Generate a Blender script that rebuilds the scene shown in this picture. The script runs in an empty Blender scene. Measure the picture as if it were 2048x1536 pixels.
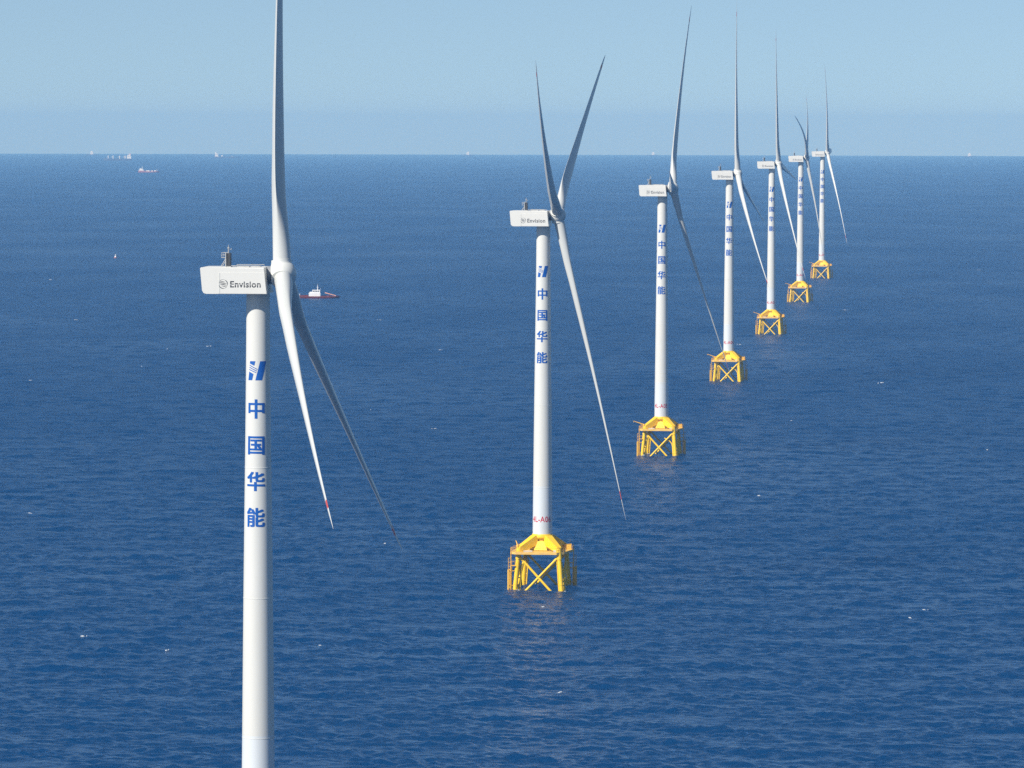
import bpy, bmesh, math, random
import numpy as np
from mathutils import Vector, Matrix

scene = bpy.context.scene
COL = scene.collection
R_EARTH = 5.8e6                 # effective radius of the sea's curve
CAM_H = 130.0

# ------------------------------------------------------------------ camera
pitch, roll = math.radians(3.0574), math.radians(0.14)
cam_data = bpy.data.cameras.new('camera')
cam = bpy.data.objects.new('camera', cam_data)
COL.objects.link(cam)
fw = Vector((0, math.cos(pitch), -math.sin(pitch)))
up = Vector((0, math.sin(pitch), math.cos(pitch)))
rt = Vector((1, 0, 0))
R_ = rt * math.cos(roll) + up * math.sin(roll)
U_ = up * math.cos(roll) - rt * math.sin(roll)
m = Matrix((R_, U_, -fw)).transposed().to_4x4()
m.translation = (0, 0, CAM_H)
cam.matrix_world = m
cam_data.sensor_width = 36.0
cam_data.lens = 9821 / 2048 * 36
cam_data.clip_start = 5.0
cam_data.clip_end = 200000.0
scene.camera = cam

# ------------------------------------------------------------------ world and sun
SUN_AZ, SUN_EL = 227.0, 39.0     # compass bearing from +Y, and height
world = bpy.data.worlds.new('World')
scene.world = world
world.use_nodes = True
wn = world.node_tree.nodes
sky = wn.new('ShaderNodeTexSky')
sky.sky_type = 'NISHITA'
sky.sun_disc = False
sky.sun_elevation = math.radians(SUN_EL)
sky.sun_rotation = math.radians(SUN_AZ)
sky.altitude = 130
sky.air_density = 1.0
sky.dust_density = 0.0
sky.ozone_density = 3.9
bg = wn['Background']
bg.inputs['Strength'].default_value = 0.0805
# look a few degrees up into the sky model: its lowest band is yellower than this clear sea air
wtc = wn.new('ShaderNodeTexCoord')
wad = wn.new('ShaderNodeVectorMath'); wad.operation = 'ADD'
wad.inputs[1].default_value = (0, 0, 0.088)
wno = wn.new('ShaderNodeVectorMath'); wno.operation = 'NORMALIZE'
wl = world.node_tree.links
wl.new(wtc.outputs['Generated'], wad.inputs[0])
wl.new(wad.outputs[0], wno.inputs[0])
wl.new(wno.outputs[0], sky.inputs['Vector'])
wl.new(sky.outputs['Color'], bg.inputs['Color'])

sd = bpy.data.lights.new('sun', 'SUN')
sd.energy = 5.0
sd.angle = math.radians(0.53)
sd.color = (1.0, 0.96, 0.89)
sun = bpy.data.objects.new('sun', sd)
COL.objects.link(sun)
to_sun = Vector((math.sin(math.radians(SUN_AZ)) * math.cos(math.radians(SUN_EL)),
                 math.cos(math.radians(SUN_AZ)) * math.cos(math.radians(SUN_EL)),
                 math.sin(math.radians(SUN_EL))))
sun.rotation_euler = to_sun.to_track_quat('Z', 'Y').to_euler()
sun.location = (-300, -300, 400)

scene.view_settings.view_transform = 'Standard'
scene.view_settings.look = 'None'
scene.view_settings.exposure = 0.33
scene.view_settings.gamma = 1.0
scene.render.engine = 'CYCLES'
scene.cycles.max_bounces = 6
scene.cycles.diffuse_bounces = 2
scene.cycles.glossy_bounces = 3
scene.cycles.volume_bounces = 0
scene.cycles.use_denoising = False      # the water's finest ripples are single-pixel glints: keep them
scene.cycles.use_adaptive_sampling = False

# ------------------------------------------------------------------ helpers
def tag(o, label=None, cat=None, group=None, kind=None):
    if label: o['label'] = label
    if cat: o['category'] = cat
    if group: o['group'] = group
    if kind: o['kind'] = kind
    return o

def empty(name, loc, rz=0.0, scale=1.0):
    o = bpy.data.objects.new(name, None)
    o.empty_display_size = 2
    COL.objects.link(o)
    o.location = loc
    o.rotation_euler = (0, 0, rz)
    o.scale = (scale,) * 3
    return o

def drop(x, y):
    return -(x * x + y * y) / (2 * R_EARTH)

def mesh_from(name, bm, mats, smooth=False):
    me = bpy.data.meshes.new(name)
    bmesh.ops.recalc_face_normals(bm, faces=bm.faces[:])
    bm.to_mesh(me)
    bm.free()
    for mt in (mats if isinstance(mats, (list, tuple)) else [mats]):
        me.materials.append(mt)
    if smooth:
        me.polygons.foreach_set('use_smooth', [True] * len(me.polygons))
        me.set_sharp_from_angle(angle=math.radians(38))
    return me

def link(name, me, parent=None, loc=None, rot=None):
    o = bpy.data.objects.new(name, me)
    COL.objects.link(o)
    if parent: o.parent = parent
    if loc is not None: o.location = loc
    if rot is not None: o.rotation_euler = rot
    return o

def tube(bm, p0, p1, r0, r1=None, n=12, cap=True):
    r1 = r0 if r1 is None else r1
    p0, p1 = Vector(p0), Vector(p1)
    d = (p1 - p0).normalized()
    a = d.orthogonal().normalized()
    b = d.cross(a)
    rings = []
    for p, r in ((p0, r0), (p1, r1)):
        rings.append([bm.verts.new(p + (a * math.cos(2 * math.pi * k / n) + b * math.sin(2 * math.pi * k / n)) * r) for k in range(n)])
    for k in range(n):
        bm.faces.new((rings[0][k], rings[0][(k + 1) % n], rings[1][(k + 1) % n], rings[1][k]))
    if cap:
        bm.faces.new(rings[0][::-1])
        bm.faces.new(rings[1])

def polytube(bm, pts, r, n=10):
    """one tube through a chain of points"""
    pts = [Vector(p) for p in pts]
    rings = []
    ref = None
    for i, p in enumerate(pts):
        d = (pts[min(i + 1, len(pts) - 1)] - pts[max(i - 1, 0)]).normalized()
        if ref is None: ref = d.orthogonal().normalized()
        a = (ref - d * ref.dot(d)).normalized()
        ref = a
        b = d.cross(a)
        rings.append([bm.verts.new(p + (a * math.cos(2 * math.pi * k / n) + b * math.sin(2 * math.pi * k / n)) * r) for k in range(n)])
    for i in range(len(rings) - 1):
        for k in range(n):
            bm.faces.new((rings[i][k], rings[i][(k + 1) % n], rings[i + 1][(k + 1) % n], rings[i + 1][k]))
    bm.faces.new(rings[0][::-1])
    bm.faces.new(rings[-1])

def lathe(bm, prof, n=48, axis='Z', cap=True):
    rings = []
    for r, z in prof:
        ring = []
        for k in range(n):
            c, s = r * math.cos(2 * math.pi * k / n), r * math.sin(2 * math.pi * k / n)
            ring.append(bm.verts.new((c, s, z) if axis == 'Z' else (z, c, s)))
        rings.append(ring)
    for i in range(len(rings) - 1):
        for k in range(n):
            bm.faces.new((rings[i][k], rings[i][(k + 1) % n], rings[i + 1][(k + 1) % n], rings[i + 1][k]))
    if cap:
        bm.faces.new(rings[0][::-1])
        bm.faces.new(rings[-1])

def hexa(bm, lo, hi):
    """solid between two quads (lists of four points in the same order)"""
    a = [bm.verts.new(p) for p in lo]
    b = [bm.verts.new(p) for p in hi]
    bm.faces.new(a[::-1])
    bm.faces.new(b)
    for k in range(4):
        bm.faces.new((a[k], a[(k + 1) % 4], b[(k + 1) % 4], b[k]))

def box(bm, x0, x1, y0, y1, z0, z1):
    hexa(bm, [(x0, y0, z0), (x1, y0, z0), (x1, y1, z0), (x0, y1, z0)],
         [(x0, y0, z1), (x1, y0, z1), (x1, y1, z1), (x0, y1, z1)])

def prism(bm, poly, z0, z1):
    a = [bm.verts.new((x, y, z0)) for x, y in poly]
    b = [bm.verts.new((x, y, z1)) for x, y in poly]
    bm.faces.new(a[::-1])
    bm.faces.new(b)
    n = len(poly)
    for k in range(n):
        bm.faces.new((a[k], a[(k + 1) % n], b[(k + 1) % n], b[k]))

def bevel(bm, w, seg=2, angle=30):
    es = [e for e in bm.edges if len(e.link_faces) == 2 and e.calc_face_angle(0) > math.radians(angle)]
    bmesh.ops.bevel(bm, geom=es, offset=w, segments=seg, affect='EDGES', profile=0.5, clamp_overlap=True)

# ------------------------------------------------------------------ materials
def principled(name, col, rough=0.5, **kw):
    mt = bpy.data.materials.new(name)
    mt.use_nodes = True
    b = mt.node_tree.nodes['Principled BSDF']
    b.inputs['Base Color'].default_value = (*col, 1)
    b.inputs['Roughness'].default_value = rough
    for k, v in kw.items():
        b.inputs[k].default_value = v
    return mt

def weathered(name, col, dirt, rough=0.45, amount=0.35, scale=0.6, stretch=(1, 1, 0.15), metallic=0.0):
    """paint with run-down grime: stretched noise mixes towards a dirt colour"""
    mt = principled(name, col, rough)
    nt = mt.node_tree
    n, l = nt.nodes, nt.links
    b = n['Principled BSDF']
    tc = n.new('ShaderNodeTexCoord')
    mp = n.new('ShaderNodeMapping')
    mp.inputs['Scale'].default_value = stretch
    no = n.new('ShaderNodeTexNoise')
    no.inputs['Scale'].default_value = scale
    no.inputs['Detail'].default_value = 6
    no.inputs['Roughness'].default_value = 0.65
    rp = n.new('ShaderNodeValToRGB')
    rp.color_ramp.elements[0].position = 0.45
    rp.color_ramp.elements[1].position = 0.8
    rp.color_ramp.elements[0].color = (0, 0, 0, 1)
    rp.color_ramp.elements[1].color = (amount, amount, amount, 1)
    mx = n.new('ShaderNodeMix')
    mx.data_type = 'RGBA'
    mx.inputs['A'].default_value = (*col, 1)
    mx.inputs['B'].default_value = (*dirt, 1)
    l.new(tc.outputs['Object'], mp.inputs['Vector'])
    l.new(mp.outputs['Vector'], no.inputs['Vector'])
    l.new(no.outputs['Fac'], rp.inputs['Fac'])
    l.new(rp.outputs['Color'], mx.inputs['Factor'])
    l.new(mx.outputs['Result'], b.inputs['Base Color'])
    return mt

WHITE = weathered('white_paint', (0.64, 0.638, 0.59), (0.55, 0.55, 0.52), 0.38, 0.25, 0.5)
BLADE = weathered('blade_paint', (0.54, 0.545, 0.515), (0.55, 0.56, 0.56), 0.35, 0.2, 0.4)
BLADE.node_tree.nodes['Principled BSDF'].inputs['Specular IOR Level'].default_value = 0.3
NACELLE = weathered('nacelle_paint', (0.68, 0.665, 0.61), (0.60, 0.58, 0.52), 0.4, 0.25, 0.8)
YELLOW = weathered('yellow_paint', (0.88, 0.555, 0.012), (0.62, 0.30, 0.02), 0.42, 0.25, 0.9, (1, 1, 0.4))
ORANGE = weathered('weathered_yellow_paint', (0.86, 0.49, 0.05), (0.58, 0.24, 0.05), 0.55, 0.65, 1.6, (1, 1, 0.5))
DECK = weathered('deck_paint', (0.82, 0.50, 0.11), (0.35, 0.2, 0.1), 0.6, 0.6, 0.7, (1, 1, 1))
BLUE = principled('blue_lettering', (0.005, 0.088, 0.36), 0.4)
RED = principled('red_lettering', (0.52, 0.015, 0.035), 0.4)
BANDRED = principled('red_blade_band', (0.48, 0.07, 0.05), 0.4)
GREY = principled('grey_lettering', (0.035, 0.036, 0.04), 0.5)
DARK = weathered('dark_radiator', (0.05, 0.052, 0.055), (0.12, 0.11, 0.1), 0.6, 0.5, 3.0)
STEEL = weathered('galvanised_steel', (0.42, 0.42, 0.40), (0.25, 0.23, 0.2), 0.5, 0.5, 2.0)
NECK = principled('shaded_neck_paint', (0.22, 0.23, 0.24), 0.6)  # white neck between nacelle and hub, its shade put into the grey
PALE = weathered('pale_board', (0.72, 0.66, 0.55), (0.4, 0.35, 0.3), 0.7, 0.5, 2.0, (1, 1, 1))

def tower_paint():
    mt = principled('tower_paint', (0.8, 0.81, 0.79), 0.38)
    nt = mt.node_tree
    n, l = nt.nodes, nt.links
    b = n['Principled BSDF']
    tc = n.new('ShaderNodeTexCoord')
    sp = n.new('ShaderNodeSeparateXYZ')
    l.new(tc.outputs['Object'], sp.inputs['Vector'])
    # slightly different paint on each can, thin dirty line at each weld
    dv = n.new('ShaderNodeMath'); dv.operation = 'DIVIDE'; dv.inputs[1].default_value = 110.0
    l.new(sp.outputs['Z'], dv.inputs[0])
    rp = n.new('ShaderNodeValToRGB')
    rp.color_ramp.interpolation = 'CONSTANT'
    stops = [(0.0, (0.61, 0.64, 0.645)), (28.4 / 110, (0.635, 0.625, 0.572)), (51.6 / 110, (0.64, 0.632, 0.585)),
             (73.2 / 110, (0.628, 0.622, 0.575)), (89.0 / 110, (0.64, 0.63, 0.58))]
    for i, (p, c) in enumerate(stops):
        e = rp.color_ramp.elements[i] if i < 2 else rp.color_ramp.elements.new(p)
        e.position = p
        e.color = (*c, 1)
    l.new(dv.outputs[0], rp.inputs['Fac'])
    md = n.new('ShaderNodeMath'); md.operation = 'PINGPONG'; md.inputs[1].default_value = 1.45
    l.new(sp.outputs['Z'], md.inputs[0])
    lt = n.new('ShaderNodeMath'); lt.operation = 'LESS_THAN'; lt.inputs[1].default_value = 0.03
    l.new(md.outputs[0], lt.inputs[0])
    no = n.new('ShaderNodeTexNoise')
    mp = n.new('ShaderNodeMapping'); mp.inputs['Scale'].default_value = (1, 1, 0.12)
    l.new(tc.outputs['Object'], mp.inputs['Vector'])
    l.new(mp.outputs['Vector'], no.inputs['Vector'])
    no.inputs['Scale'].default_value = 0.8
    no.inputs['Detail'].default_value = 6
    r2 = n.new('ShaderNodeMapRange')
    r2.inputs['From Min'].default_value = 0.45
    r2.inputs['From Max'].default_value = 0.85
    r2.inputs['To Max'].default_value = 0.3
    l.new(no.outputs['Fac'], r2.inputs['Value'])
    ma = n.new('ShaderNodeMath'); ma.operation = 'MULTIPLY_ADD'; ma.inputs[1].default_value = 0.12
    l.new(lt.outputs[0], ma.inputs[0])
    l.new(r2.outputs['Result'], ma.inputs[2])
    mx = n.new('ShaderNodeMix'); mx.data_type = 'RGBA'
    mx.inputs['B'].default_value = (0.55, 0.55, 0.5, 1)
    l.new(ma.outputs[0], mx.inputs['Factor'])
    l.new(rp.outputs['Color'], mx.inputs['A'])
    l.new(mx.outputs['Result'], b.inputs['Base Color'])
    return mt
TOWER = tower_paint()

# ------------------------------------------------------------------ the sea: one curved sheet, real waves in view
def wave_field():
    """short wind waves running towards the viewer: (length, kx, ky, height, phase, group)"""
    rng = np.random.default_rng(7)
    comps = []
    N = 110
    for i in range(N):
        lam = 1.3 * (22.0 / 1.3) ** (i / (N - 1.0)) * rng.uniform(0.93, 1.07)
        spread = 0.85 if lam < 7 else 0.5
        th = math.radians(-97) + rng.normal(0, spread)      # travel direction
        ak = SEA_STEEP * rng.uniform(0.6, 1.3) * (1.0 if lam < 2.5 else 1.65 if lam < 7 else 0.65)
        k = 2 * math.pi / lam
        comps.append((lam, k * math.cos(th), k * math.sin(th), ak / k, rng.uniform(0, 2 * math.pi), i % 3))
    groups = []
    for g in range(3):
        gs = []
        for i in range(9):
            lam = rng.uniform(9, 45)
            th = rng.uniform(0, math.pi)
            gs.append((2 * math.pi / lam * math.cos(th), 2 * math.pi / lam * math.sin(th), rng.uniform(0, 2 * math.pi)))
        groups.append(gs)
    return comps, groups
SEA_STEEP = 0.025
LOST_GAIN = 0.33
BASE_ALPHA = 0.04
WAVES, GROUPS = wave_field()

def sea_height(x, y, spacing=0.0):
    x = np.asarray(x, np.float64); y = np.asarray(y, np.float64)
    z = np.zeros_like(x)
    env = []
    for gs in GROUPS:                      # waves come in sets: some patches steep, others calm
        n = np.zeros(x.shape, np.float32)
        for kx, ky, ph in gs:
            n += np.sin(np.mod(kx * x + ky * y + ph, 2 * np.pi).astype(np.float32))
        env.append(np.clip(0.95 + 0.26 * n, 0.15, 2.0))
    for lam, kx, ky, a, ph, g in WAVES:
        f = np.clip((lam / np.maximum(spacing, 1e-3) - 1.8) / 1.2, 0, 1)
        s = np.mod(kx * x + ky * y + ph, 2 * np.pi).astype(np.float32)
        s1, c1 = np.sin(s), np.cos(s)
        z += a * f * env[g] * (s1 - 0.28 * 2 * s1 * c1 - 0.12 * (c1 * c1 - s1 * s1))
    return z

def build_sea():
    dphi = math.radians(0.02)
    dense = np.arange(-math.radians(9.2), math.radians(9.2) + dphi / 2, dphi)
    coarse = np.linspace(dense[-1], 2 * math.pi + dense[0], 115)[1:-1]
    phi = np.concatenate([dense, coarse])
    nd = len(dense)
    r = [1.0, 60.0, 200.0, 400.0, 600.0, 760.0, 860.0]
    while r[-1] < 49000:
        q = r[-1]
        r.append(q + 0.6 * (q / 1000.0) ** 1.6)
    r = np.array(r)
    dr = np.gradient(r)
    nr, nc = len(r), len(phi)
    X = r[:, None] * np.sin(phi)[None, :]
    Y = r[:, None] * np.cos(phi)[None, :]
    Z = -(X * X + Y * Y) / (2 * R_EARTH)
    rows = np.where((r > 800) & (r < 12000))[0]
    edge = np.clip((math.radians(9.2) - np.abs(dense)) / math.radians(0.4), 0, 1)
    for i0 in range(0, len(rows), 200):
        rr = rows[i0:i0 + 200]
        sp = np.maximum(dr[rr], r[rr] * dphi)[:, None] * np.ones((1, nd))
        Z[rr, :nd] += sea_height(X[rr, :nd], Y[rr, :nd], sp) * edge[None, :]
    co = np.stack([X, Y, Z], -1).reshape(-1, 3).astype(np.float32)
    i = np.arange(nr - 1)[:, None] * nc
    j = np.arange(nc)[None, :]
    jn = (j + 1) % nc
    quads = np.stack([i + j, i + nc + j, i + nc + jn, i + jn], -1).reshape(-1, 4)
    # wind: normals up
    quads = quads[:, ::-1]
    me = bpy.data.meshes.new('sea')
    nq = len(quads)
    me.vertices.add(len(co))
    me.vertices.foreach_set('co', co.ravel())
    me.loops.add(nq * 4)
    me.loops.foreach_set('vertex_index', quads.ravel().astype(np.int32))
    me.polygons.add(nq)
    me.polygons.foreach_set('loop_start', (np.arange(nq) * 4).astype(np.int32))
    me.polygons.foreach_set('use_smooth', np.ones(nq, bool))
    me.update(calc_edges=True)
    # waves too short for the mesh at each place become surface roughness there
    lost = np.zeros(nr)
    for k, rr in enumerate(r):
        sp = max(dr[k], rr * dphi)
        for lam, kx, ky, a, ph, g in WAVES:
            f = min(max((lam / sp - 1.8) / 1.2, 0), 1) if 800 < rr < 12000 else 0.0
            lost[k] += (a * a * (kx * kx + ky * ky)) / 2 * (1 - f * f)
    lost = np.minimum(lost, 0.055)
    rough = np.repeat((np.sqrt(BASE_ALPHA ** 2 + 2 * lost * LOST_GAIN) ** 0.5)[:, None], nc, 1)
    at = me.attributes.new('unresolved', 'FLOAT', 'POINT')
    at.data.foreach_set('value', rough.ravel().astype(np.float32))
    me.materials.append(sea_material())
    o = link('sea', me)
    tag(o, kind='structure')
    print('sea', nr, nc, nq)
    return o

def sea_material():
    mt = principled('sea_water', (0.0002, 0.035, 0.112), 0.3)
    nt = mt.node_tree
    n, l = nt.nodes, nt.links
    b = n['Principled BSDF']
    b.inputs['IOR'].default_value = 1.333
    b.subsurface_method = 'BURLEY'
    b.inputs['Subsurface Weight'].default_value = 1.0
    b.inputs['Subsurface Radius'].default_value = (1.0, 1.0, 1.0)
    b.inputs['Subsurface Scale'].default_value = 220.0
    tc = n.new('ShaderNodeTexCoord')
    def noise(scale, detail, sx=1.0, sy=1.0):
        mp = n.new('ShaderNodeMapping')
        mp.inputs['Scale'].default_value = (sx, sy, 1)
        mp.inputs['Rotation'].default_value = (0, 0, math.radians(8))
        no = n.new('ShaderNodeTexNoise')
        no.inputs['Scale'].default_value = scale
        no.inputs['Detail'].default_value = detail
        no.inputs['Roughness'].default_value = 0.55
        no.inputs['Distortion'].default_value = 0.4
        l.new(tc.outputs['Object'], mp.inputs['Vector'])
        l.new(mp.outputs['Vector'], no.inputs['Vector'])
        return no
    n1 = noise(0.8, 4, 0.8, 1.0)
    bp = n.new('ShaderNodeBump')
    bp.inputs['Strength'].default_value = 1.0
    bp.inputs['Distance'].default_value = 0.12
    l.new(n1.outputs['Fac'], bp.inputs['Height'])
    l.new(bp.outputs['Normal'], b.inputs['Normal'])
    # wind patches: slicks a little smoother, gusts a little rougher
    n3 = noise(0.006, 3, 1.0, 0.5)
    mr = n.new('ShaderNodeMapRange')
    mr.inputs['From Min'].default_value = 0.3
    mr.inputs['From Max'].default_value = 0.7
    mr.inputs['To Min'].default_value = 0.82
    mr.inputs['To Max'].default_value = 1.18
    l.new(n3.outputs['Fac'], mr.inputs['Value'])
    an = n.new('ShaderNodeAttribute')
    an.attribute_name = 'unresolved'
    mu = n.new('ShaderNodeMath'); mu.operation = 'MULTIPLY'
    l.new(mr.outputs['Result'], mu.inputs[0])
    l.new(an.outputs['Fac'], mu.inputs[1])
    l.new(mu.outputs[0], b.inputs['Roughness'])
    return mt
build_sea()

# ------------------------------------------------------------------ wind turbines
HUB_Z = 104.8
TOWER_PROF = [(15.3, 2.78), (22, 2.73), (29, 2.66), (40, 2.56), (52.5, 2.44), (66, 2.28), (76, 2.15), (84, 2.06), (90, 2.0), (97, 1.95), (102.75, 1.93)]
def tower_r(z):
    return float(np.interp(z, [p[0] for p in TOWER_PROF], [p[1] for p in TOWER_PROF]))

GLYPHS = {'中':([(-0.042,0.46),(-0.042,0.281),(-0.404,0.281),(-0.404,-0.194),(-0.329,-0.194),(-0.329,-0.132),(-0.042,-0.132),(-0.042,-0.459),(0.037,-0.459),(0.037,-0.132),(0.325,-0.132),(0.325,-0.189),(0.402,-0.189),(0.402,0.281),(0.037,0.281),(0.037,0.46),(-0.329,-0.058),(-0.329,0.208),(-0.042,0.208),(-0.042,-0.058),(0.325,-0.058),(0.037,-0.058),(0.037,0.208),(0.325,0.208)],[(1,15,0),(1,14,15),(3,17,2),(17,1,2),(17,14,1),(17,13,14),(17,18,13),(18,22,13),(22,23,13),(23,12,13),(3,16,17),(19,22,18),(19,21,22),(20,12,23),(3,5,16),(5,19,16),(5,21,19),(5,20,21),(5,6,20),(6,9,20),(9,10,20),(10,12,20),(3,4,5),(7,9,6),(7,8,9),(11,12,10)]),'国':([(0.092,-0.06),(0.148,-0.118),(0.191,-0.174),(0.243,-0.143),(0.198,-0.088),(0.141,-0.033),(-0.272,-0.184),(-0.272,-0.248),(0.277,-0.248),(0.277,-0.184),(0.03,-0.184),(0.03,-0.015),(0.232,-0.015),(0.232,0.05),(0.03,0.05),(0.03,0.193),(0.256,0.193),(0.256,0.26),(-0.258,0.26),(-0.258,0.193),(-0.041,0.193),(-0.041,0.05),(-0.23,0.05),(-0.23,-0.015),(-0.041,-0.015),(-0.041,-0.184),(-0.414,0.415),(-0.414,-0.46),(-0.338,-0.46),(-0.338,-0.41),(0.335,-0.41),(0.335,-0.46),(0.414,-0.46),(0.414,0.415),(-0.338,-0.34),(-0.338,0.345),(0.335,0.345),(0.335,-0.34)],[(27,35,26),(35,33,26),(35,36,33),(36,32,33),(27,34,35),(37,32,36),(19,17,18),(19,16,17),(20,16,19),(21,15,20),(15,16,20),(21,14,15),(23,21,22),(23,14,21),(23,13,14),(23,12,13),(24,12,23),(25,11,24),(11,12,24),(25,10,11),(0,4,5),(1,4,0),(1,3,4),(2,3,1),(7,25,6),(7,10,25),(7,9,10),(7,8,9),(27,29,34),(29,37,34),(29,30,37),(30,32,37),(27,28,29),(31,32,30)]),'华':([(0.03,0.446),(0.03,0.247),(-0.056,0.22),(-0.143,0.196),(-0.127,0.168),(-0.115,0.137),(-0.043,0.156),(0.03,0.177),(0.03,0.09),(0.055,0.006),(0.153,-0.015),(0.24,-0.015),(0.329,-0.015),(0.412,0.016),(0.44,0.133),(0.405,0.145),(0.373,0.162),(0.361,0.071),(0.323,0.051),(0.239,0.051),(0.16,0.051),(0.115,0.058),(0.105,0.09),(0.105,0.201),(0.272,0.263),(0.413,0.336),(0.356,0.393),(0.244,0.33),(0.105,0.272),(0.105,0.446),(-0.175,0.462),(-0.298,0.306),(-0.454,0.183),(-0.424,0.155),(-0.398,0.127),(-0.338,0.173),(-0.277,0.227),(-0.277,-0.043),(-0.202,-0.043),(-0.202,0.305),(-0.15,0.37),(-0.105,0.437),(-0.448,-0.158),(-0.448,-0.231),(-0.04,-0.231),(-0.04,-0.46),(0.039,-0.46),(0.039,-0.231),(0.449,-0.231),(0.449,-0.158),(0.039,-0.158),(0.039,-0.041),(-0.04,-0.041),(-0.04,-0.158)],[(31,41,30),(1,29,0),(1,28,29),(31,40,41),(27,25,26),(31,39,40),(27,24,25),(28,24,27),(32,39,31),(32,36,39),(36,38,39),(1,24,28),(1,23,24),(2,23,1),(32,35,36),(37,38,36),(3,23,2),(3,7,23),(7,22,23),(4,7,3),(33,35,32),(4,6,7),(8,22,7),(33,34,35),(5,6,4),(17,15,16),(17,14,15),(17,13,14),(9,22,8),(9,21,22),(18,13,17),(9,20,21),(9,19,20),(9,18,19),(9,13,18),(9,12,13),(10,12,9),(11,12,10),(53,51,52),(53,50,51),(43,53,42),(43,50,53),(43,49,50),(43,48,49),(44,48,43),(45,47,44),(47,48,44),(45,46,47)]),'能':([(-0.416,0.173),(-0.346,0.186),(-0.086,0.206),(-0.073,0.178),(-0.063,0.153),(0.002,0.183),(-0.051,0.289),(-0.127,0.4),(-0.188,0.376),(-0.151,0.321),(-0.116,0.263),(-0.336,0.251),(-0.271,0.339),(-0.213,0.438),(-0.291,0.462),(-0.349,0.352),(-0.395,0.284),(-0.419,0.258),(-0.442,0.245),(-0.427,0.208),(-0.117,0.04),(-0.117,-0.046),(-0.33,-0.046),(-0.33,0.04),(-0.4,0.104),(-0.4,-0.459),(-0.33,-0.459),(-0.33,-0.255),(-0.117,-0.255),(-0.117,-0.372),(-0.12,-0.385),(-0.133,-0.389),(-0.173,-0.39),(-0.237,-0.388),(-0.222,-0.423),(-0.212,-0.457),(-0.132,-0.455),(-0.078,-0.445),(-0.05,-0.419),(-0.043,-0.373),(-0.043,0.104),(-0.33,-0.105),(-0.117,-0.105),(-0.117,-0.196),(-0.33,-0.196),(0.358,0.385),(0.252,0.337),(0.125,0.29),(0.125,0.458),(0.051,0.458),(0.051,0.126),(0.076,0.043),(0.172,0.021),(0.257,0.021),(0.344,0.021),(0.426,0.053),(0.454,0.176),(0.419,0.188),(0.388,0.205),(0.375,0.11),(0.337,0.089),(0.255,0.089),(0.178,0.089),(0.135,0.096),(0.125,0.127),(0.125,0.229),(0.273,0.276),(0.408,0.329),(0.37,-0.061),(0.26,-0.117),(0.125,-0.167),(0.125,-0.007),(0.051,-0.007),(0.051,-0.345),(0.076,-0.43),(0.174,-0.451),(0.261,-0.451),(0.349,-0.451),(0.434,-0.416),(0.463,-0.281),(0.428,-0.269),(0.396,-0.252),(0.383,-0.36),(0.343,-0.384),(0.259,-0.384),(0.181,-0.384),(0.135,-0.377),(0.125,-0.346),(0.125,-0.229),(0.281,-0.179),(0.419,-0.117)],[(25,23,24),(23,40,24),(23,20,40),(20,39,40),(25,22,23),(21,39,20),(25,41,22),(41,21,22),(41,42,21),(42,39,21),(25,44,41),(43,39,42),(25,27,44),(27,43,44),(27,28,43),(28,39,43),(25,26,27),(29,39,28),(30,39,29),(30,38,39),(31,38,30),(34,32,33),(32,38,31),(34,38,32),(34,37,38),(35,37,34),(35,36,37),(50,48,49),(50,47,48),(46,67,45),(47,67,46),(47,66,67),(50,65,47),(65,66,47),(50,64,65),(59,57,58),(59,56,57),(59,55,56),(50,63,64),(51,63,50),(60,55,59),(51,62,63),(51,61,62),(51,60,61),(51,55,60),(51,54,55),(52,54,51),(53,54,52),(73,71,72),(73,70,71),(69,90,68),(70,90,69),(70,89,90),(73,88,70),(88,89,70),(73,87,88),(82,80,81),(82,79,80),(82,78,79),(74,87,73),(74,86,87),(83,78,82),(74,85,86),(74,84,85),(74,83,84),(74,78,83),(74,77,78),(75,77,74),(76,77,75),(15,13,14),(15,12,13),(8,6,7),(9,6,8),(16,12,15),(16,11,12),(10,6,9),(10,5,6),(17,11,16),(11,2,10),(2,5,10),(18,11,17),(18,2,11),(19,2,18),(0,1,19),(1,2,19),(3,5,2),(3,4,5)])}

def wrap_on_tower(name, polys, zc, az, mat, lift=0.018, layer=0.0):
    """flat polygons (u along the skin, v up, metres) bent round the tower;
    az = bearing of the lettering's middle, degrees right of -Y"""
    bm = bmesh.new()
    for n_, (vs, fs) in enumerate(polys):
        b = [bm.verts.new((u, v, n_ * layer)) for u, v in vs]
        for f in fs:
            try: bm.faces.new([b[i] for i in f])
            except ValueError: pass
    us = [v.co.x for v in bm.verts]
    u = min(us) + 0.12
    while u < max(us):
        bmesh.ops.bisect_plane(bm, geom=bm.verts[:] + bm.edges[:] + bm.faces[:], plane_co=(u, 0, 0), plane_no=(1, 0, 0))
        u += 0.12
    for v in bm.verts:
        z = zc + v.co.y
        r = tower_r(z) + lift + v.co.z
        a = math.radians(az) + v.co.x / tower_r(zc)
        v.co = (r * math.sin(a), -r * math.cos(a), z)
    me = bpy.data.meshes.new(name)
    bm.to_mesh(me)
    bm.free()
    me.materials.append(mat)
    return me

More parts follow.
